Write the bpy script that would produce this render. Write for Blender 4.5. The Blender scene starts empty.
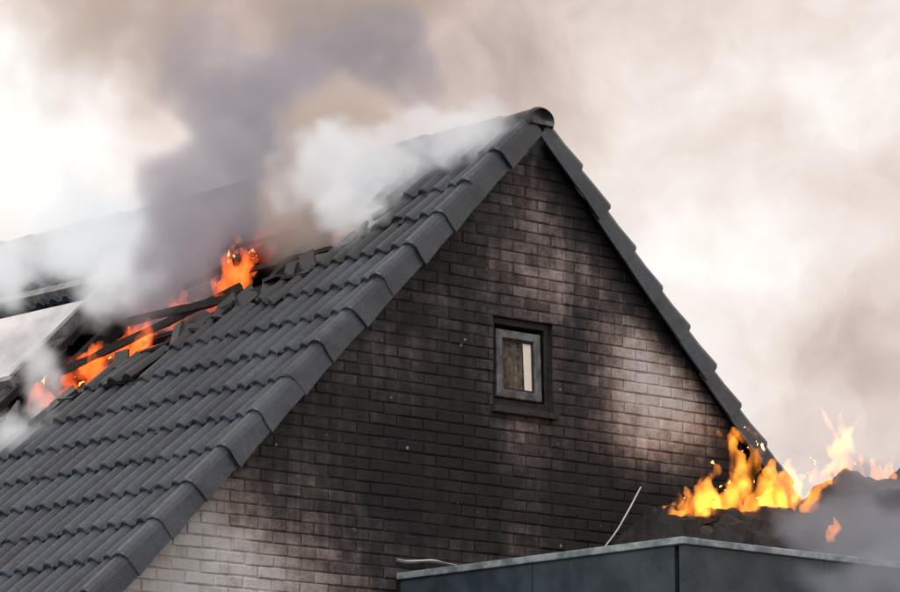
import bpy, bmesh, math, random
from mathutils import Vector, noise as mn
random.seed(4)
sc=bpy.context.scene
sc.view_settings.view_transform='Standard'
sc.view_settings.look='None'
sc.view_settings.exposure=0
# ------------------------------------------------------------------ helpers
def link(o,parent=None):
    sc.collection.objects.link(o)
    if parent: o.parent=parent
    return o
def empty(name):
    e=bpy.data.objects.new(name,None); return link(e)
def mesh_obj(name,verts,faces,mat=None,parent=None,attrs=None,smooth=False):
    m=bpy.data.meshes.new(name); m.from_pydata([tuple(v) for v in verts],[],faces); m.update()
    if mat: m.materials.append(mat)
    if attrs:
        for k,vals in attrs.items():
            a=m.attributes.new(k,'FLOAT','POINT'); a.data.foreach_set('value',vals)
    if smooth:
        for p in m.polygons: p.use_smooth=True
    return link(bpy.data.objects.new(name,m),parent)
class MB:
    def __init__(s): s.v=[];s.f=[];s.a={}
    def add(s,vs,fs,**at):
        b=len(s.v); s.v+= [Vector(v) for v in vs]; s.f+=[tuple(i+b for i in f) for f in fs]
        for k,val in at.items():
            l=s.a.setdefault(k,[]); l+= val if isinstance(val,list) else [val]*len(vs)
    def box(s,lo,hi,**at):
        x0,y0,z0=lo;x1,y1,z1=hi
        s.add([(x0,y0,z0),(x1,y0,z0),(x1,y1,z0),(x0,y1,z0),(x0,y0,z1),(x1,y0,z1),(x1,y1,z1),(x0,y1,z1)],
              [(0,3,2,1),(4,5,6,7),(0,1,5,4),(1,2,6,5),(2,3,7,6),(3,0,4,7)],**at)
    def obox(s,c,ax,ay,az,**at):
        c=Vector(c);vs=[]
        for k in (-1,1):
            for i,j in ((-1,-1),(1,-1),(1,1),(-1,1)): vs.append(c+ax*i+ay*j+az*k)
        s.add(vs,[(0,3,2,1),(4,5,6,7),(0,1,5,4),(1,2,6,5),(2,3,7,6),(3,0,4,7)],**at)
    def beam(s,a,b,w,h,n=6,jit=0.0,**at):
        a=Vector(a);b=Vector(b);dd=(b-a).normalized();up=Vector((0,0,1)) if abs(dd.z)<.9 else Vector((1,0,0))
        sx=dd.cross(up).normalized();sy=sx.cross(dd);vs=[];fs=[]
        for i in range(n+1):
            p=a.lerp(b,i/n)
            for q,(u_,v_) in enumerate(((-1,-1),(1,-1),(1,1),(-1,1))):
                k=1-random.random()*jit
                vs.append(p+sx*u_*w/2*k+sy*v_*h/2*k)
            if i:
                o=(i-1)*4
                for q in range(4): fs.append((o+q,o+(q+1)%4,o+4+(q+1)%4,o+4+q))
        fs.append((3,2,1,0)); o=n*4; fs.append((o,o+1,o+2,o+3))
        s.add(vs,fs,**at)
    def obj(s,name,mat,parent=None,smooth=False): return mesh_obj(name,s.v,s.f,mat,parent,s.a or None,smooth)
def newmat(name):
    m=bpy.data.materials.new(name); m.use_nodes=True; nt=m.node_tree; nt.nodes.clear()
    return m,nt
def N(nt,t,**kw):
    n=nt.nodes.new(t)
    for k,v in kw.items(): setattr(n,k,v)
    return n
def M(nt,op,a,b=None,c=None,clamp=False):
    n=nt.nodes.new('ShaderNodeMath'); n.operation=op; n.use_clamp=clamp
    for i,x in enumerate((a,b,c)):
        if x is None: continue
        if isinstance(x,(int,float)): n.inputs[i].default_value=x
        else: nt.links.new(x,n.inputs[i])
    return n.outputs[0]
def VM(nt,op,a,b=None):
    n=nt.nodes.new('ShaderNodeVectorMath'); n.operation=op
    for i,x in enumerate((a,b)):
        if x is None: continue
        if isinstance(x,(tuple,list,Vector)): n.inputs[i].default_value=tuple(x)
        else: nt.links.new(x,n.inputs[i])
    return n.outputs['Value'] if op in('LENGTH','DOT_PRODUCT','DISTANCE') else n.outputs[0]
def mixc(nt,f,a,b):
    n=nt.nodes.new('ShaderNodeMix'); n.data_type='RGBA'
    for i,x in ((0,f),(6,a),(7,b)):
        if isinstance(x,(int,float)): n.inputs[i].default_value=x
        elif isinstance(x,(tuple,list)): n.inputs[i].default_value=(*x,1) if len(x)==3 else x
        else: nt.links.new(x,n.inputs[i])
    return n.outputs[2]
def noise_(nt,vec,scale,detail=4,rough=.55,dist=0.0):
    n=N(nt,'ShaderNodeTexNoise'); n.inputs['Scale'].default_value=scale; n.inputs['Detail'].default_value=detail
    n.inputs['Roughness'].default_value=rough; n.inputs['Distortion'].default_value=dist
    nt.links.new(vec,n.inputs['Vector']); return n
def ss(nt,x,a,b,lo=0.,hi=1.):
    n=N(nt,'ShaderNodeMapRange',interpolation_type='SMOOTHSTEP'); nt.links.new(x,n.inputs[0])
    for i,v in ((1,a),(2,b),(3,lo),(4,hi)): n.inputs[i].default_value=v
    return n.outputs[0]
def surf(nt,col,rough=.6,bump=None,bd=.01,bs=.5,metal=0.,spec=.5):
    b=N(nt,'ShaderNodeBsdfPrincipled'); o=N(nt,'ShaderNodeOutputMaterial'); nt.links.new(b.outputs[0],o.inputs[0])
    for k,x in (('Base Color',col),('Roughness',rough),('Metallic',metal),('Specular IOR Level',spec)):
        if isinstance(x,(int,float)): b.inputs[k].default_value=x
        elif isinstance(x,tuple): b.inputs[k].default_value=(*x,1)
        else: nt.links.new(x,b.inputs[k])
    if bump is not None:
        bn=N(nt,'ShaderNodeBump'); bn.inputs['Strength'].default_value=bs; bn.inputs['Distance'].default_value=bd
        nt.links.new(bump,bn.inputs['Height']); nt.links.new(bn.outputs[0],b.inputs['Normal'])
    return b
def objc(nt): return N(nt,'ShaderNodeTexCoord').outputs['Object']
def attr(nt,name): return N(nt,'ShaderNodeAttribute',attribute_name=name).outputs['Fac']
def simple(name,c1,c2,scale=6,rough=.7,bd=.01,metal=0.):
    m,nt=newmat(name); o=objc(nt); n=noise_(nt,o,scale,6,.6); n2=noise_(nt,o,scale*6,5,.6)
    f=ss(nt,n.outputs[0],.35,.65)
    surf(nt,mixc(nt,f,c1,c2),rough,n2.outputs[0],bd,.6,metal); return m
# ------------------------------------------------------------------ materials
def brick_mat(name,mortar=False):
    m,nt=newmat(name); o=objc(nt)
    soot=attr(nt,'soot'); rnd=attr(nt,'rnd')
    big=noise_(nt,o,2.2,5,.6,.4).outputs[0]
    mid=noise_(nt,o,9,6,.65).outputs[0]
    fine=noise_(nt,o,60,5,.7).outputs[0]
    mp=N(nt,'ShaderNodeMapping'); mp.inputs['Scale'].default_value=(13,13,.9); nt.links.new(o,mp.inputs[0])
    streak=noise_(nt,mp.outputs[0],1,5,.6).outputs[0]
    s=M(nt,'ADD',soot,M(nt,'MULTIPLY',M(nt,'SUBTRACT',big,.5),.55))
    s=M(nt,'ADD',s,M(nt,'MULTIPLY',M(nt,'SUBTRACT',mid,.5),.6))
    s=M(nt,'ADD',s,M(nt,'MULTIPLY',M(nt,'SUBTRACT',streak,.5),.42))
    s=M(nt,'ADD',s,M(nt,'MULTIPLY',M(nt,'SUBTRACT',fine,.5),.35))
    s=M(nt,'ADD',s,M(nt,'MULTIPLY',M(nt,'SUBTRACT',rnd,.5),.14))
    if mortar: s=M(nt,'ADD',s,.12)
    s=M(nt,'MAXIMUM',M(nt,'MINIMUM',s,1.),0.)
    r=N(nt,'ShaderNodeValToRGB'); nt.links.new(s,r.inputs[0]); cr=r.color_ramp
    cr.elements[0].position=.0; cr.elements[0].color=(.61,.615,.65,1)
    cr.elements[1].position=1.; cr.elements[1].color=(.009,.009,.012,1)
    for p,c in ((.22,(.44,.405,.40)),(.42,(.225,.185,.178)),(.62,(.072,.062,.063)),(.8,(.024,.023,.027))):
        e=cr.elements.new(p); e.color=(*c,1)
    v=N(nt,'ShaderNodeTexVoronoi'); v.inputs['Scale'].default_value=7; nt.links.new(o,v.inputs['Vector'])
    fl=M(nt,'MULTIPLY',ss(nt,v.outputs['Distance'],.10,.05),ss(nt,mid,.53,.60))
    col=mixc(nt,M(nt,'MULTIPLY',fl,.75),r.outputs[0],(.5,.47,.45))
    surf(nt,col,.75,M(nt,'ADD',fine,mid),.012,.6,0,.35)
    return m
MB_BR=brick_mat('painted_sooty_brick'); MB_MO=brick_mat('sooty_mortar',True)
def tile_mat():
    m,nt=newmat('slate_grey_concrete_tile'); o=objc(nt); rnd=attr(nt,'rnd'); burn=attr(nt,'burn')
    a=noise_(nt,o,1.6,6,.65).outputs[0]; b=noise_(nt,o,30,6,.75).outputs[0]; d=noise_(nt,o,6,6,.7).outputs[0]
    c=mixc(nt,rnd,(.014,.023,.040),(.034,.050,.078))
    c=mixc(nt,M(nt,'MULTIPLY',ss(nt,a,.48,.66),.45),c,(.064,.088,.122))
    c=mixc(nt,M(nt,'MULTIPLY',ss(nt,b,.55,.70),.55),c,(.13,.155,.19))
    c=mixc(nt,M(nt,'MULTIPLY',ss(nt,d,.48,.68),.6),c,(.010,.012,.017))
    c=mixc(nt,burn,c,(.010,.010,.010))
    surf(nt,c,M(nt,'ADD',M(nt,'MULTIPLY',d,.5),.04),b,.008,.6,0,.7)
    return m
M_TILE=tile_mat()
M_CHAR=simple('charred_timber',(.005,.005,.006),(.016,.015,.016),9,.8,.02)
M_FRAME=simple('scorched_grey_frame_paint',(.15,.17,.19),(.045,.046,.05),11,.6,.004)
M_FRAMED=simple('blackened_window_frame',(.008,.008,.009),(.028,.026,.026),12,.7,.006)
M_PANEL=simple('blue_grey_fascia_panel',(.012,.026,.040),(.034,.056,.076),3.5,.45,.004)
M_ALU=simple('weathered_aluminium_trim',(.38,.45,.50),(.16,.20,.24),10,.4,.003,.4)
M_WHITE=simple('mottled_white_panel',(.76,.77,.80),(.54,.54,.56),3,.55,.006)
M_GREY=simple('zinc_flashing',(.34,.35,.38),(.15,.155,.17),8,.45,.004,.3)
M_GROUND=simple('paving_and_grass_ground',(.06,.08,.04),(.12,.11,.09),.4,.9,.02)
M_PANEBRIGHT=simple('pane_brightness_paint',(.88,.85,.80),(.84,.80,.72),12,.7,.003)  # pale cream stands for the bright sky in the window pane
M_ROOM=simple('dark_attic_lining',(.03,.02,.015),(.12,.08,.055),6,.9,.01)
M_FELT=simple('bitumen_roof_felt',(.03,.03,.032),(.06,.06,.06),6,.85,.01)
def glass():
    m,nt=newmat('smoked_window_glass'); g=N(nt,'ShaderNodeBsdfPrincipled'); t=N(nt,'ShaderNodeBsdfTransparent')
    g.inputs['Base Color'].default_value=(.10,.08,.06,1); g.inputs['Roughness'].default_value=.10
    o=objc(nt); n=noise_(nt,o,22,4,.6).outputs[0]
    mx=N(nt,'ShaderNodeMixShader'); nt.links.new(ss(nt,n,.42,.62,.10,.5),mx.inputs[0])
    nt.links.new(t.outputs[0],mx.inputs[1]); nt.links.new(g.outputs[0],mx.inputs[2])
    ou=N(nt,'ShaderNodeOutputMaterial'); nt.links.new(mx.outputs[0],ou.inputs[0]); return m
M_GLASS=glass()
# ------------------------------------------------------------------ house geometry
H=7.6; P=math.radians(44); cp,sp,tp=math.cos(P),math.sin(P),math.tan(P)
HW=5.0
UL=HW/cp
YL=12.0
house=empty('brick_house')
def roofP(side,y,u,h):
    return Vector((side*(cp*u)+side*sp*h, y, H-sp*u+cp*h))
def g(x,z,cx,cz,sx,sz): return math.exp(-((x-cx)/sx)**2-((z-cz)/sz)**2)
def soot(x,z):
    s=.63
    s-=1.30*g(x,z,-3.25,4.10,1.12,.68)
    s-=.66*g(x,z,1.22,5.85,.70,.50)
    s-=.20*g(x,z,.30,6.5,.55,.25)
    s-=.16*g(x,z,0,7.1,.3,.3)
    s-=.14*g(x,z,-1.5,5.9,.7,.3)
    s+=.42*g(x,z,-.9,5.1,1.0,.55)
    s+=.22*g(x,z,-.75,6.0,.5,.6)
    s+=.50*g(x,z,.85,5.0,.75,.38)
    s+=.40*g(x,z,1.8,5.35,.35,.35)
    s-=.27*g(x,z,-.07,5.15,.16,.6)
    s+=.36*g(x,z,.42,6.0,.24,.5)
    dr=(H-z)/tp-x
    if x>0: s+=.65*math.exp(-(dr/.30)**2)*(1 if z>5.9 else .6)
    dl=(H-z)/tp+x
    if x<0: s+=.18*math.exp(-(dl/.35)**2)*(1 if z>5 else .2)
    if z<3.6: s-=.3
    return max(0,min(1,s))
CH=.075; BL=.225; J=.009
WX0,WX1=-.345,.195; WZ0=3.0+CH*35; WZ1=3.0+CH*43
def clip(poly,fn):
    out=[]
    for i in range(len(poly)):
        a,b=poly[i],poly[(i+1)%len(poly)]; fa,fb=fn(a),fn(b)
        if fa>=0: out.append(a)
        if (fa>=0)!=(fb>=0):
            t=fa/(fa-fb); out.append((a[0]+(b[0]-a[0])*t,a[1]+(b[1]-a[1])*t))
    return out
TOPO=.06
br=MB()
nc=int(H/CH)+1
for k in range(nc):
    z0=k*CH; z1=z0+CH-J
    off=(k%2)*BL/2+random.uniform(-.008,.008)
    x=-HW-BL+off
    while x<HW:
        xa,xb=x+J/2,x+BL-J/2; x+=BL
        segs=[(xa,xb)]
        if z0>=WZ0-.01 and z0<WZ1-.01:
            ns=[]
            for a,b in segs:
                if b<=WX0 or a>=WX1: ns.append((a,b)); continue
                if a<WX0-.03: ns.append((a,WX0))
                if b>WX1+.03: ns.append((WX1,b))
            segs=ns
        for a,b in segs:
            dz=random.uniform(-.002,.002)
            poly=[(a,z0+dz),(b,z0+dz),(b,z1+dz),(a,z1+dz)]
            poly=clip(poly,lambda p:(H-TOPO-p[1])-p[0]*tp)
            poly=clip(poly,lambda p:(H-TOPO-p[1])+p[0]*tp) if len(poly)>2 else poly
            if len(poly)<3: continue
            n=len(poly); cx=sum(p[0] for p in poly)/n; cz=sum(p[1] for p in poly)/n
            pr=random.uniform(.003,.011); c=.006
            tl=random.uniform(-.003,.003)
            vs=[(p[0],.004,p[1]) for p in poly]+[(p[0],-pr+c*.6,p[1]) for p in poly]
            for p in poly:
                ddx,ddz=cx-p[0],cz-p[1]
                vs.append((p[0]+math.copysign(min(c,abs(ddx)),ddx),-pr+tl*(1 if ddx>0 else -1),p[1]+math.copysign(min(c,abs(ddz)),ddz)))
            fs=[tuple(range(2*n,3*n))]
            for i in range(n):
                j=(i+1)%n
                fs.append((i,j,n+j,n+i)); fs.append((n+i,n+j,2*n+j,2*n+i))
            br.add(vs,fs,rnd=random.random(),soot=[soot(v[0],v[2]) for v in vs])
br.obj('gable_brickwork',MB_BR,house)
mo=MB()
xs=sorted(set([-HW+.001+i*.2 for i in range(51)]+[WX0,WX1])); xs=[x for x in xs if x<=HW]
zs=sorted(set([i*.2 for i in range(39)]+[WZ0,WZ1]))
for i in range(len(xs)-1):
    for j in range(len(zs)-1):
        x0,x1,z0,z1=xs[i],xs[i+1],zs[j],zs[j+1]
        if x0>=WX0-1e-6 and x1<=WX1+1e-6 and z0>=WZ0-1e-6 and z1<=WZ1+1e-6: continue
        poly=[(x0,z0),(x1,z0),(x1,z1),(x0,z1)]
        poly=clip(poly,lambda p:(H-TOPO-p[1])-p[0]*tp)
        if len(poly)>2: poly=clip(poly,lambda p:(H-TOPO-p[1])+p[0]*tp)
        if len(poly)>2: mo.add([(p[0],0,p[1]) for p in poly],[tuple(range(len(poly)))],rnd=.5,soot=[soot(*p) for p in poly])
mo.obj('gable_mortar',MB_MO,house)
wl=MB()
wl.box((WX0-.02,.01,WZ0-.02),(WX0,.22,WZ1+.02)); wl.box((WX1,.01,WZ0-.02),(WX1+.02,.22,WZ1+.02))
wl.box((WX0,.01,WZ1),(WX1,.22,WZ1+.02)); wl.box((WX0,.01,WZ0-.02),(WX1,.22,WZ0))
wl.obj('window_reveal',M_FRAMED,house)
w2=MB()
EZ=H-HW*tp
w2.box((-HW+.25,.02,0),(-HW+.45,YL,EZ)); w2.box((HW-.45,.02,0),(HW-.25,YL,EZ))
w2.add([(-HW,YL,0),(HW,YL,0),(HW,YL,EZ),(0,YL,H-.1),(-HW,YL,EZ)],[(0,1,2,3,4)])
w2.obj('side_walls',simple('pale_brick_side',(.45,.43,.41),(.3,.28,.27),5,.8),house)
fl=MB(); fl.box((-3.6,.05,4.0),(3.6,YL-.05,4.1)); fl.obj('attic_floor',M_ROOM,house)
ul=MB(); a_=[roofP(1,.1,.15,-.20),roofP(1,YL-.1,.15,-.20),roofP(1,YL-.1,5.2,-.20),roofP(1,.1,5.2,-.20)]
ul.add(a_,[(0,1,2,3)]); ul.obj('roof_underlay',M_CHAR,house)
# ------------------------------------------------------------------ roof tiles
HOLE=[(.95,.50),(.62,.9),(.72,1.25),(1.15,1.55),(1.5,1.78),(1.85,2.08),(2.25,2.3),(2.75,2.7),(3.25,2.85),(3.42,1.7),(3.25,.6),(2.6,.34),(1.6,.34)]
SKY=(3.47,4.95,1.05,2.3)
def inpoly(x,y,pl):
    c=False
    for i in range(len(pl)):
        (x1,y1),(x2,y2)=pl[i],pl[i-1]
        if (y1>y)!=(y2>y) and x<(x2-x1)*(y-y1)/(y2-y1)+x1: c=not c
    return c
def dpoly(x,y,pl):
    best=9
    for i in range(len(pl)):
        a=Vector(pl[i]);b=Vector(pl[i-1]);p=Vector((x,y));t=max(0,min(1,(p-a).dot(b-a)/(b-a).length_squared)); best=min(best,(a+(b-a)*t-p).length)
    return best
GA=.35; TW=.30
def prof(t):
    q=(t*2)%1.0
    return .038*max(0.,math.sin(math.pi*min(1,q/.62)))**.75 if q<.62 else .0
NS=25
def tiles(side,name):
    t=MB(); rows=int(UL/GA)
    for i in range(rows):
        u1=.10+(i+1)*GA
        for j in range(int(YL/TW)):
            y0=.03+j*TW; yc=y0+TW/2; uc=u1-GA/2
            drop=0
            if side<0:
                if inpoly(yc,uc,HOLE): continue
                if SKY[0]<yc<SKY[1] and SKY[2]<uc<SKY[3]: continue
                dd=dpoly(yc,uc,HOLE)
                burn=max(0,min(1,1-(dd-.05)/.55))*.85
                if dd<.25 and random.random()<.55: drop=random.uniform(.2,1)
            else: dd=9; burn=0
            jr=random.uniform(-.005,.005); js=random.uniform(-.010,.010)
            rot=random.uniform(-.02,.02)+ (random.uniform(-.14,.14) if drop else 0)
            lift=random.uniform(0,.07)*drop
            vs=[];fs=[]
            for a in range(NS):
                q=a/(NS-1); yy=y0+q*(TW+.012); h=prof(q if q<1 else .999)
                ub=u1+js+.03+(q-.5)*rot; ut=u1-GA-.02
                vs+= [roofP(side,yy,ut,h+.004+jr),roofP(side,yy,(ut+ub)/2,h+.022+jr+lift*.5),roofP(side,yy,ub-.006,h+.040+jr+lift),roofP(side,yy,ub,h+.032+jr+lift),roofP(side,yy,ub-.002,h*.4+.002+jr+lift)]
                if a:
                    o=(a-1)*5
                    for b in range(4):
                        f=(o+b,o+5+b,o+6+b,o+1+b); fs.append(f if side>0 else f[::-1])
            t.add(vs,fs,rnd=random.random(),burn=burn)
    return t.obj(name,M_TILE,house)
tiles(-1,'left_slope_tiles'); tiles(1,'right_slope_tiles')
def verge(side,name):
    t=MB(); rows=int(UL/GA)
    for i in range(rows):
        u0=.08+i*GA; u1=u0+GA+.05
        r=random.random(); jr=random.uniform(-.009,.009); jh=random.uniform(-.008,.008); tw=random.uniform(-.018,.018)
        def sec(u,k,lift):
            pts=[(.04,.020),(.02,.040),(-.02,.056),(-.06,.054),(-.09,.036),(-.104,.008),(-.106,-.05),(-.106,-.115),(-.090,-.115),(-.088,.0),(.04,.0)]
            out=[]
            for (y,h) in pts:
                hh=h*(1 if h>-.03 else k)+lift
                out.append(roofP(side,y+jr-(.012 if lift>.015 else 0),u+(tw if h<-.03 else 0),hh))
            return out
        a=sec(u0,.85,jh*0); b=sec((u0+u1)/2,.95,.012+jh*.5); c=sec(u1-.012,1.15,.03+jh); d_=sec(u1,1.08,.022+jh)
        vs=a+b+c+d_; n=11; fs=[]
        for s in range(3):
            for q in range(n):
                f=(s*n+q,s*n+(q+1)%n,(s+1)*n+(q+1)%n,(s+1)*n+q); fs.append(f if side<0 else f[::-1])
        fs.append(tuple(range(3*n,4*n)) if side<0 else tuple(range(3*n,4*n))[::-1]); fs.append(tuple(range(n))[::-1])
        t.add(vs,fs,rnd=r,burn=max(0,.3-.05*i) if side<0 else .1)
    return t.obj(name,M_TILE,house)
verge(-1,'left_verge_tiles'); verge(1,'right_verge_tiles')
rc=MB(); k=0; y=-.13
while y<YL:
    y0,y1=y,y+.42; vs=[];fs=[]
    jz=random.uniform(-.008,.008) if k else 0
    for s,(yy,R) in enumerate(((y0,.088),(y0+.02,.104),(y0+.06,.100),(y1+.03,.086))):
        for a in range(17):
            an=math.radians(-25+230*a/16)
            vs.append(Vector((math.cos(an)*R*1.15,yy,H-.035+jz+math.sin(an)*R*.9+random.uniform(-.002,.002))))
        if s:
            o=(s-1)*17
            for a in range(16): fs.append((o+a,o+a+1,o+18+a,o+17+a))
    fs.append(tuple(range(17)))
    b=max(0,1-abs(y-1.9)/1.6)
    rc.add(vs,fs,rnd=random.random(),burn=b*.8 if k else .6); y+=.38; k+=1
rc.obj('ridge_caps',M_TILE,house,True)
ch=MB()
for yy in (.5,1.05,1.6,2.15,2.7,3.25):
    ch.beam(roofP(-1,yy,.1,-.12),roofP(-1,yy,4.5,-.12),.06,.14,20,.25)
    ch.beam(roofP(1,yy,.1,-.12),roofP(1,yy,5,-.12),.06,.12,10,.1)
for i in range(1,8):
    u=.12+i*GA; a=.4
    while a<3.5:
        b=a+random.uniform(.5,1.2)
        if random.random()<.75: ch.beam(roofP(-1,a,u,-.03),roofP(-1,min(b,3.5),u+random.uniform(-.05,.05),-.03-random.uniform(0,.06)),.04,.035,6,.4)
        a=b
ch.beam(roofP(-1,1.3,1.66,.02),roofP(-1,2.6,1.85,.10),.05,.06,10,.4)
ch.beam(roofP(-1,1.7,1.5,.0),roofP(-1,2.9,2.35,.08),.04,.06,10,.4)
ch.beam(roofP(-1,3.3,.55,.02),roofP(-1,3.36,2.6,.04),.07,.06,14,.3)
ch.beam(roofP(-1,2.3,.9,-.1),roofP(-1,2.1,1.6,.14),.05,.05,8,.4)
ch.obj('charred_rafters_and_battens',M_CHAR,house)
lt=MB()
for k in range(44):
    i=random.randrange(len(HOLE)); a=Vector(HOLE[i]);b=Vector(HOLE[i-1]); p=a.lerp(b,random.random())
    c=roofP(-1,p.x,p.y+random.uniform(-.05,.1),random.uniform(.02,.06))
    an=random.uniform(0,6.28); e1=Vector((-cp,0,-sp))*math.cos(an)+Vector((0,1,0))*math.sin(an); nn=Vector((-sp,0,cp)); nn=(nn+Vector([random.uniform(-.5,.5) for _ in range(3)])).normalized()
    e1=(e1-nn*e1.dot(nn)).normalized(); e2=nn.cross(e1)
    lt.obox(c,e1*random.uniform(.05,.12),e2*random.uniform(.03,.09),nn*.010,rnd=random.random(),burn=.7)
lt.obj('broken_tiles',M_TILE,house)
sk=MB(); y0,y1,u0,u1=SKY
def rb(m,ya,yb,ua,ub,ha,hb):
    vs=[roofP(-1,yy,uu,hh) for hh in(ha,hb) for yy,uu in((ya,ua),(yb,ua),(yb,ub),(ya,ub))]
    m.add(vs,[(0,3,2,1),(4,5,6,7),(0,1,5,4),(1,2,6,5),(2,3,7,6),(3,0,4,7)])
rb(sk,y0,y1,u0,u0+.09,-.05,.11); rb(sk,y0,y1,u1-.06,u1,-.05,.09); rb(sk,y0,y0+.06,u0+.09,u1-.06,-.05,.095); rb(sk,y1-.06,y1,u0+.09,u1-.06,-.05,.095)
sk.obj('skylight_frame',M_GREY,house)
s2=MB(); rb(s2,y0+.06,y1-.06,u0+.30,u1-.06,.05,.09); s2.obj('skylight_pale_pane',M_WHITE,house)  # opaque pane in mottled white
s3=MB(); rb(s3,y0+.06,y1-.06,u0+.09,u0+.30,-.04,.0); s3.obj('skylight_burnt_blind',M_CHAR,house)
# ------------------------------------------------------------------ window
wf=MB(); a,b,c,e=WX0,WX1,WZ0,WZ1; yd=.03
def ring(m,x0,x1,z0,z1,w,ya,yb,wb=None):
    wb=wb or w
    m.box((x0,ya,z0),(x0+w,yb,z1)); m.box((x1-w,ya,z0),(x1,yb,z1)); m.box((x0+w,ya+.001,z1-w),(x1-w,yb,z1)); m.box((x0+w,ya+.001,z0),(x1-w,yb,z0+wb))
ring(wf,a,b,c,e,.045,yd,yd+.08,.06)
wf.box((a-.02,-.05,c-.045),(b+.02,.03,c-.003))
o=wf.obj('window_outer_frame',M_FRAMED,house)
bv=o.modifiers.new('b','BEVEL'); bv.width=.004; bv.segments=2
sa=MB(); ring(sa,0,.40,0,.455,.056,-.022,.022)
o=sa.obj('window_sash',M_FRAME,house); o.location=(a+.05,yd-.005,c+.065); o.rotation_euler=(math.radians(-2),0,0)
bv=o.modifiers.new('b','BEVEL'); bv.width=.008; bv.segments=3
si=MB(); ring(si,.056,.344,.056,.399,.014,-.006,.016); si.obj('sash_bead',M_FRAMED,o)
gl=MB(); gl.box((.070,.004,.070),(.330,.008,.385)); gl.obj('window_glass',M_GLASS,o)
it=MB(); it.add([(.262,0,.072),(.328,0,.072),(.328,0,.383),(.256,0,.383)],[(0,1,2,3)]); it.obj('pane_brightness_strip',M_PANEBRIGHT,o)  # added strip before the glass, painting in the pane's bright sky
vs=[];ff=[]
for i in range(31):
    x=.07+.26*i/30; yy=.035+.008*math.sin(i*1.3)
    vs+=[(x,yy,.07),(x,yy,.39)]
    if i: q=(i-1)*2; ff.append((q,q+2,q+3,q+1))
it=MB(); it.add(vs,ff); it.obj('brown_curtain',simple('sooty_brown_curtain',(.42,.34,.26),(.05,.035,.028),26,.9),o)
it=MB(); it.box((a-.3,.5,c-.3),(b+.3,.52,e+.3)); it.obj('attic_back_wall',M_ROOM,house)
# ------------------------------------------------------------------ annex
ann=empty('flat_roof_annex'); AX0,AX1,AY0,AZ=-1.14,4.6,-2.5,4.45
am=MB(); am.box((AX0+.05,AY0+.05,0),(AX1-.05,-.02,AZ-.16)); am.obj('annex_walls',M_PANEL,ann)
fp=MB()
def fascia(m,p0,p1,z0,z1,th,nrm):
    p0=Vector(p0);p1=Vector(p1);L=(p1-p0).length;dx=(p1-p0).normalized();x=0
    while x<L-.02:
        w=min(1.22,L-x); q0=p0+dx*(x+.004); q1=p0+dx*(x+w-.004)
        c_=(q0+q1)/2; c_.z=(z0+z1)/2
        m.obox(c_+nrm*(th/2),(q1-q0)/2,nrm*(th/2),Vector((0,0,(z1-z0)/2))); x+=w
fascia(fp,(AX0,AY0+.03,0),(AX0,-.02,0),AZ-.55,AZ-.035,.03,Vector((-1,0,0)))
fascia(fp,(AX0-.03,AY0,0),(AX1,AY0,0),AZ-.55,AZ-.035,.03,Vector((0,-1,0)))
fp.obj('fascia_panels',M_PANEL,ann)
tr=MB()
tr.box((AX0-.05,AY0-.05,AZ-.032),(AX0+.10,-.015,AZ+.012)); tr.box((AX0+.1,AY0-.05,AZ-.032),(AX1+.05,AY0+.10,AZ+.010))
tr.box((AX1-.1,AY0+.1,AZ-.032),(AX1+.05,-.015,AZ+.012))
o=tr.obj('aluminium_roof_edge',M_ALU,ann); bv=o.modifiers.new('b','BEVEL'); bv.width=.006; bv.segments=2
rf=MB(); rf.box((AX0+.1,AY0+.1,AZ-.12),(AX1-.1,-.02,AZ-.03)); rf.obj('roof_felt',M_FELT,ann)
fs_=MB(); vs=[];ff=[]
for i in range(30):
    x=-1.2+i*.03; w=.010+.012*mn.noise(Vector((x*6,0,0))); zz=AZ+.10+.02*mn.noise(Vector((x*4,3,0)))
    vs+=[(x,-.02,zz-w),(x,-.045,zz),(x,-.02,zz+w)]
    if i: o_=(i-1)*3; ff+=[(o_,o_+3,o_+4,o_+1),(o_+1,o_+4,o_+5,o_+2)]
fs_.add(vs,ff); fs_.obj('peeled_wall_flashing',M_WHITE,ann)
def heap(name,mat,x0,x1,yc,wy,fn,parent):
    nx,ny=150,60; vs=[];ff=[]
    for i in range(nx+1):
        x=x0+(x1-x0)*i/nx; top=fn(x)
        for j in range(ny+1):
            q=j/ny*2-1; y=yc+q*wy
            h=top*(1-abs(q)**1.6)
            h*=1+.25*mn.noise(Vector((x*2.5,y*3,1)))
            cell=mn.cell(Vector((x*7+y*2,y*6,2)))
            h+=.05*mn.noise(Vector((x*9,y*9,4)))+.05*cell
            vs.append((x,y,AZ-.02+max(-.02,h*min(1,(1-abs(q))*5)))) 
    for i in range(nx):
        for j in range(ny):
            o_=i*(ny+1)+j; ff.append((o_,o_+ny+1,o_+ny+2,o_+1))
    return mesh_obj(name,vs,ff,mat,parent)
deb=empty('charred_roof_debris')
def topf(x):
    pts=[(.0,.10),(.15,.38),(.7,.46),(1.2,.52),(1.6,.66),(2.0,.86),(2.6,.84),(3.2,.8),(4.2,.5),(4.5,0)]
    for (a_,b_),(c_,d_) in zip(pts,pts[1:]):
        if a_<=x<=c_: return b_+(d_-b_)*(x-a_)/(c_-a_)
    return 0
heap('debris_heap',M_CHAR,.0,4.45,-1.0,.85,topf,deb)
db=MB()
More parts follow.
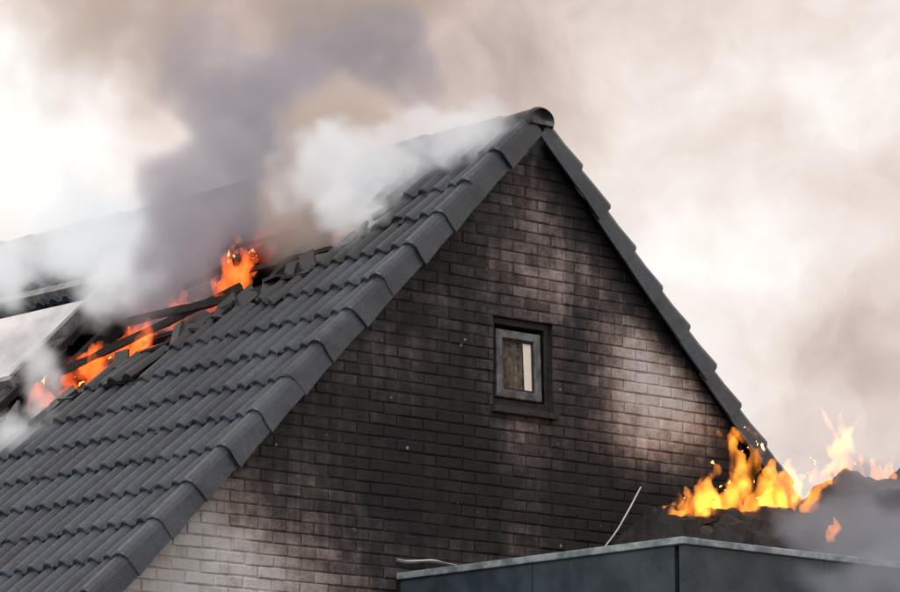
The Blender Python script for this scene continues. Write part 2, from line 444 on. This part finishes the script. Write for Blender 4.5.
for k in range(120):
    x=random.uniform(.3,4.2); y=-1+random.uniform(-.7,.5); z=AZ+topf(x)*(1-abs(y+1)/.85)*random.uniform(.85,1.0)
    L=random.uniform(.12,.42); an=random.uniform(0,6.28); el=random.uniform(-.3,.4)
    v=Vector((math.cos(an)*math.cos(el),math.sin(an)*math.cos(el),math.sin(el)))*L
    db.beam(Vector((x,y,z))-v/2,Vector((x,y,z))+v/2,random.uniform(.02,.06),random.uniform(.02,.05),6,.5)
db.obj('charred_battens',M_CHAR,deb)
cb=bpy.data.curves.new('hanging_cable','CURVE'); cb.dimensions='3D'; cb.bevel_depth=.005
s_=cb.splines.new('POLY'); pts=[]
for i in range(25):
    t=i/24; x=.05+(.95-.05)*t; z=4.55+(5.20-4.55)*t-.16*math.sin(math.pi*t)+.012*mn.noise(Vector((t*9,0,0))); pts.append((x,-.06-.12*(1-t),z))
s_.points.add(24)
for i,p in enumerate(pts): s_.points[i].co=(*p,1)
cb.materials.append(M_WHITE); link(bpy.data.objects.new('hanging_cable',cb))
gm=MB(); S=3000; gm.add([(-S,-S,0),(S,-S,0),(S,S,0),(-S,S,0)],[(0,1,2,3)]); gm.obj('ground',M_GROUND)
# ------------------------------------------------------------------ flames
def flame_mat(name,col,k,rate=2.5,lo=.36):
    m,nt=newmat(name); o=objc(nt)
    mp=N(nt,'ShaderNodeMapping'); mp.inputs['Scale'].default_value=(1,1,.45); nt.links.new(o,mp.inputs[0])
    n=noise_(nt,mp.outputs[0],11,1,.6,0).outputs[0]
    st=M(nt,'MULTIPLY',ss(nt,n,lo,.66,.02,1),k)
    e=N(nt,'ShaderNodeEmission'); e.inputs[0].default_value=(*col,1); nt.links.new(st,e.inputs[1])
    ou=N(nt,'ShaderNodeOutputMaterial'); nt.links.new(e.outputs[0],ou.inputs['Volume'])
    try: m.cycles.volume_step_rate=rate
    except Exception: pass
    return m
def flame(name,tongues,mat,parent,seed,disp=.08,vox=.012,minv=260):
    t=MB(); rn=random.Random(seed)
    for (p,h,r,lean) in tongues:
        p=Vector(p); nr=16; ns=10; vs=[];fs=[]; a0=rn.uniform(0,6.28); w1=rn.uniform(4,11)
        fl_=rn.uniform(.3,.7)
        for i in range(nr+1):
            q=i/nr; c=p+Vector((lean[0]*q**1.3,lean[1]*q**1.3,h*q))
            wob=.26*h*q; c+=Vector((math.sin(a0+q*w1)*wob*.6,math.cos(a0*1.7+q*w1*.8)*wob*.4,0))
            rr=r*(math.sin(math.pi*min(1,.22+q*.78))**.9)*(1-.45*q)+.002
            for j in range(ns):
                an=2*math.pi*j/ns+a0+q*1.5
                lx,ly=math.cos(an)*rr,math.sin(an)*rr*fl_
                vs.append(c+Vector((lx,ly,0)))
            if i:
                o_=(i-1)*ns
                for j in range(ns): fs.append((o_+j,o_+(j+1)%ns,o_+ns+(j+1)%ns,o_+ns+j))
        fs.append(tuple(range(ns))[::-1]); fs.append(tuple(range(nr*ns,(nr+1)*ns)))
        t.add(vs,fs)
    o=t.obj(name,mat,parent)
    rm=o.modifiers.new('r','REMESH'); rm.mode='VOXEL'; rm.voxel_size=vox
    # bake the union, drop stray fragments, then displace
    dg=bpy.context.evaluated_depsgraph_get(); me=bpy.data.meshes.new_from_object(o.evaluated_get(dg))
    bm=bmesh.new(); bm.from_mesh(me); bm.verts.ensure_lookup_table(); seen=set(); kill=[]
    for v0 in bm.verts:
        if v0.index in seen: continue
        stack=[v0]; seen.add(v0.index); comp=[]
        while stack:
            q=stack.pop(); comp.append(q)
            for ed in q.link_edges:
                w_=ed.other_vert(q)
                if w_.index not in seen: seen.add(w_.index); stack.append(w_)
        if len(comp)<minv: kill+=comp
    bmesh.ops.delete(bm,geom=kill,context='VERTS'); bm.to_mesh(me); bm.free()
    o.modifiers.clear(); o.data=me; me.materials.clear(); me.materials.append(mat)
    tx=bpy.data.textures.new(name+'_tx','CLOUDS'); tx.noise_scale=.11; tx.noise_depth=3
    dm=o.modifiers.new('d','DISPLACE'); dm.texture=tx; dm.strength=disp; dm.mid_level=.50; dm.texture_coords='LOCAL'
    return o
F1=flame_mat('annex_flame_gas',(1,.29,.033),20)
F2=flame_mat('roof_flame_gas',(1,.14,.02),13)
F3=flame_mat('ember_glow_gas',(1,.07,.015),1.5,3.0,.25)
rn=random.Random(12)
fa=empty('annex_fire')
T=[]
for k in range(22):
    x=.28+rn.random()*1.2; h=(.18+.32*rn.random()**1.5)*(1 if x>.6 else .6)
    T.append(((x,-1.05+rn.uniform(-.15,.15),4.86+.12*(x-.45)),h,rn.uniform(.025,.08),(rn.uniform(.0,.30),0)))
for k in range(10):
    x=.36+rn.random()*1.0
    T.append(((x,-1.05+rn.uniform(-.1,.1),4.86+.12*(x-.45)),.24+.18*rn.random(),rn.uniform(.10,.15),(rn.uniform(.0,.25),0)))
for k in range(6): T.append(((.72+rn.random()*.4,-1.05,4.95),.46+.2*rn.random(),.07,(rn.uniform(-.1,.12),0)))
for k in range(3): T.append(((.78+rn.random()*.16,-1.9,4.62+rn.random()*.10),.16,rn.uniform(.03,.045),(.06,0)))
flame('annex_flames',T,F1,fa,3)
T=[]
for k in range(20):
    x=1.65+rn.random()*.9; T.append(((x,-1.0,5.14),.18+.22*rn.random(),rn.uniform(.03,.08),(rn.uniform(-.1,.2),0)))
for k in range(8): T.append(((1.84+rn.random()*.2,-1.0,5.2),.36+.26*rn.random(),rn.uniform(.04,.08),(rn.uniform(-.1,.12),0)))
flame('debris_flames',T,F1,fa,8)
fr=empty('roof_fire')
def on(y,u,h=0): return tuple(roofP(-1,y,u,h))
T=[]
for k in range(32):
    t=rn.random(); y=2.2+.78*t; u=2.02+.55*t; T.append((on(y,u+rn.uniform(-.4,.08),-.06),.14+.22*rn.random()**1.4,rn.uniform(.05,.11),(rn.uniform(-.02,.18),rn.uniform(-.12,.02))))
for k in range(24):
    t=rn.random(); y=1.7+.45*t; u=1.8-.65*t; T.append((on(y,u+rn.uniform(-.14,.14),-.10),.16+.24*rn.random()**1.3,rn.uniform(.05,.10),(rn.uniform(-.02,.14),0)))
flame('roof_flames',T,F2,fr,5,.09)
T=[(on(y,u,-.1),.36,r_,(.1,0)) for y,u,r_ in ((2.9,2.3,.16),(2.5,2.0,.14),(1.95,1.5,.16),(2.1,1.0,.16),(1.95,.8,.14),(1.1,1.1,.10))]
flame('ember_glow',T,F3,fr,6,.12,.04,10)
# ------------------------------------------------------------------ smoke : density fields baked to grids by geometry nodes
def smoke(name,lo3,hi3,vox,blobs,col,dens,nscale,warp,emis,lo=.38,hi=.85,step=.45,namp=2.0,aniso=.1,seed=0.):
    ng=bpy.data.node_groups.new(name+'_field','GeometryNodeTree')
    ng.interface.new_socket('Geometry',in_out='INPUT',socket_type='NodeSocketGeometry')
    ng.interface.new_socket('Geometry',in_out='OUTPUT',socket_type='NodeSocketGeometry')
    nt=ng
    N(nt,'NodeGroupInput'); out=N(nt,'NodeGroupOutput')
    geo=N(nt,'GeometryNodeInputPosition').outputs[0]
    gs=VM(nt,'ADD',geo,(seed,seed*.7,seed*1.3))
    nw=noise_(nt,gs,nscale*.5,1,.5); nw2=noise_(nt,gs,nscale*1.7,1,.5)
    wv=VM(nt,'ADD',VM(nt,'MULTIPLY',VM(nt,'SUBTRACT',nw.outputs['Color'],(.5,.5,.5)),(warp,)*3),VM(nt,'MULTIPLY',VM(nt,'SUBTRACT',nw2.outputs['Color'],(.5,.5,.5)),(warp*.45,)*3))
    Pw=VM(nt,'ADD',geo,wv); tot=None
    for (c,r,w) in blobs:
        dv=VM(nt,'DIVIDE',VM(nt,'SUBTRACT',Pw,c),r); l=VM(nt,'DOT_PRODUCT',dv,dv)
        v=M(nt,'MULTIPLY',M(nt,'SUBTRACT',1.,l,clamp=True),w)
        tot=v if tot is None else M(nt,'MAXIMUM',tot,v)
    n=noise_(nt,VM(nt,'ADD',gs,VM(nt,'MULTIPLY',wv,(1.5,)*3)),nscale,6,.62).outputs[0]
    s=M(nt,'ADD',tot,M(nt,'MULTIPLY',M(nt,'SUBTRACT',n,.5),namp))
    D=M(nt,'MULTIPLY',ss(nt,s,lo,hi),ss(nt,tot,0.,.35))
    vc=N(nt,'GeometryNodeVolumeCube'); nt.links.new(D,vc.inputs['Density'])
    vc.inputs['Min'].default_value=lo3; vc.inputs['Max'].default_value=hi3
    for ax,i in (('X',0),('Y',1),('Z',2)): vc.inputs['Resolution '+ax].default_value=max(8,int((hi3[i]-lo3[i])/vox))
    m,mt=newmat(name+'_gas')
    sm=N(nt,'GeometryNodeSetMaterial'); sm.inputs['Material'].default_value=m
    nt.links.new(vc.outputs[0],sm.inputs[0]); nt.links.new(sm.outputs[0],out.inputs[0])
    dn=M(mt,'MULTIPLY',N(mt,'ShaderNodeAttribute',attribute_name='density').outputs['Fac'],dens)
    pv=N(mt,'ShaderNodeVolumePrincipled'); pv.inputs['Density Attribute'].default_value=''
    pv.inputs['Color'].default_value=(*col,1); pv.inputs['Anisotropy'].default_value=aniso
    mt.links.new(dn,pv.inputs['Density']); mt.links.new(M(mt,'MULTIPLY',dn,emis),pv.inputs['Emission Strength']); pv.inputs['Emission Color'].default_value=(*col,1)  # density-scaled glow stands in for light scattered repeatedly inside the smoke
    ou=N(mt,'ShaderNodeOutputMaterial'); mt.links.new(pv.outputs[0],ou.inputs['Volume'])
    vd=bpy.data.volumes.new(name); vd.materials.append(m)
    try: vd.render.step_size=step
    except Exception as ex: print(ex)
    o=link(bpy.data.objects.new(name,vd)); md=o.modifiers.new('field','NODES'); md.node_group=ng
    return o
smoke('dark_smoke_plume',(-2.2,1.4,6.0),(2.0,3.8,10.0),.06,
  [((-1.1,2.3,6.7),(.5,.6,.6),1.0),((-.7,2.4,7.3),(.7,.8,.7),1.1),((-.1,2.6,8.1),(.9,.9,.85),1.2),((.5,2.6,8.7),(.9,.8,.7),.85),((-.8,2.7,8.4),(.5,.7,.8),.7)],
  (.70,.67,.74),3.2,1.4,1.0,.17,namp=2.3)
smoke('brown_smoke',(-2.2,.6,6.2),(2.6,4.4,10.4),.07,
  [((-.75,1.3,7.1),(.6,.6,.4),1.0),((-.2,1.6,7.7),(.75,.6,.55),1.0),((-1.2,3.2,9.0),(1.0,.9,1.2),.9),((.6,2.6,9.2),(1.6,1.0,.9),1.0)],
  (.85,.72,.64),2.4,1.7,.8,.25,seed=3.,namp=2.2)
smoke('white_roof_smoke',(-4.2,1.0,4.4),(-.1,5.6,8.2),.05,
  [((-1.9,3.6,6.80),(.7,.9,.38),1.1),((-1.2,3.0,7.15),(.75,.9,.5),1.15),((-2.1,2.7,5.45),(.40,.45,.42),1.1),((-1.95,2.8,6.1),(.25,.35,.5),.9),((-1.5,2.5,6.75),(.4,.4,.35),.9)],
  (.95,.975,1.0),3.4,2.4,.8,.42,lo=.42,namp=2.6)
smoke('ridge_smoke',(-2.2,-.5,6.2),(.8,2.2,8.5),.04,
  [((-.40,.22,7.45),(.6,.55,.34),1.15),((-.7,.9,7.25),(.6,.7,.50),1.15),((-1.05,.5,6.9),(.4,.35,.28),1.0)],
  (.93,.94,.97),3.2,3.0,.6,.38,lo=.40,namp=2.4,step=.3)
smoke('annex_smoke',(-.6,-3.4,3.6),(3.6,-.2,6.2),.06,
  [((.5,-2.6,4.25),(.8,.5,.35),1.0),((1.3,-1.8,4.7),(.9,.6,.38),1.1),((1.9,-1.3,5.1),(.6,.5,.35),.9),((.9,-2.1,4.5),(.6,.5,.3),1.0)],
  (.55,.58,.67),2.9,2.0,.6,.12,step=.3)
# ------------------------------------------------------------------ world, sun, camera
sd=Vector((-.72,-.30,.62)).normalized()
w=bpy.data.worlds.new('World'); sc.world=w; w.use_nodes=True; nt=w.node_tree; nt.nodes.clear()
st=N(nt,'ShaderNodeTexSky'); st.sky_type='NISHITA'; st.sun_disc=False
st.sun_elevation=math.asin(sd.z); st.sun_rotation=math.atan2(sd.x,sd.y)
b1=N(nt,'ShaderNodeBackground'); b1.inputs[1].default_value=.10; nt.links.new(st.outputs[0],b1.inputs[0])
gen=N(nt,'ShaderNodeTexCoord').outputs['Generated']
def dirv(az,el):
    a_,e_=math.radians(az),math.radians(el); return (math.sin(a_)*math.cos(e_),math.cos(a_)*math.cos(e_),math.sin(e_))
wn=noise_(nt,gen,20,3,.5)
gw=VM(nt,'ADD',gen,VM(nt,'MULTIPLY',VM(nt,'SUBTRACT',wn.outputs['Color'],(.5,.5,.5)),(.05,)*3))
nA=noise_(nt,gw,16,4,.5,0).outputs[0]; nB=noise_(nt,gw,50,4,.55,0).outputs[0]
v=M(nt,'ADD',M(nt,'MULTIPLY',M(nt,'SUBTRACT',nA,.5),1.1),M(nt,'MULTIPLY',M(nt,'SUBTRACT',nB,.5),.6))
def blob(v,az,el,rad,wt):
    d_=VM(nt,'DISTANCE',gw,dirv(az,el)); return M(nt,'ADD',v,ss(nt,d_,0,math.radians(rad),wt,0.))
v=M(nt,'ADD',v,.67)
v=blob(v,35.6,12.6,2.2,.50); v=blob(v,46,11.3,2.4,.26); v=blob(v,48.3,13,1.8,.25)
v=blob(v,38.5,15,2.8,-.50); v=blob(v,43.0,15,3.0,-.38); v=blob(v,48.5,9.4,2,-.30); v=blob(v,40.5,13.2,2,-.3); v=blob(v,46.5,15.2,2,-.25)
r=N(nt,'ShaderNodeValToRGB'); nt.links.new(v,r.inputs[0]); cr=r.color_ramp
cr.elements[0].position=.05; cr.elements[0].color=(.42,.31,.27,1); cr.elements[1].position=1.; cr.elements[1].color=(1.,.955,.90,1)
for p_,c_ in ((.32,(.62,.49,.435)),(.58,(.79,.675,.61)),(.8,(.91,.825,.765))): e_=cr.elements.new(p_); e_.color=(*c_,1)
b2=N(nt,'ShaderNodeBackground'); nt.links.new(r.outputs[0],b2.inputs[0]); b2.inputs[1].default_value=1.14
ad=N(nt,'ShaderNodeMixShader'); ad.inputs[0].default_value=.9; nt.links.new(b1.outputs[0],ad.inputs[1]); nt.links.new(b2.outputs[0],ad.inputs[2])
ou=N(nt,'ShaderNodeOutputWorld'); nt.links.new(ad.outputs[0],ou.inputs[0])
L=bpy.data.lights.new('sun','SUN'); L.energy=1.5; L.angle=math.radians(14); L.color=(1,.95,.88)
lo=link(bpy.data.objects.new('sun',L))
lo.rotation_euler=sd.to_track_quat('Z','Y').to_euler()
cam=bpy.data.cameras.new('camera'); cam.lens=156; cam.sensor_width=36; cam.clip_end=10000; cam.clip_start=.5
co=link(bpy.data.objects.new('camera',cam)); co.location=(-17.351,-18.473,1.651)
th,ph=math.radians(42),math.radians(10.6)
dv=Vector((math.sin(th)*math.cos(ph),math.cos(th)*math.cos(ph),math.sin(ph)))
co.rotation_euler=dv.to_track_quat('-Z','Y').to_euler(); sc.camera=co
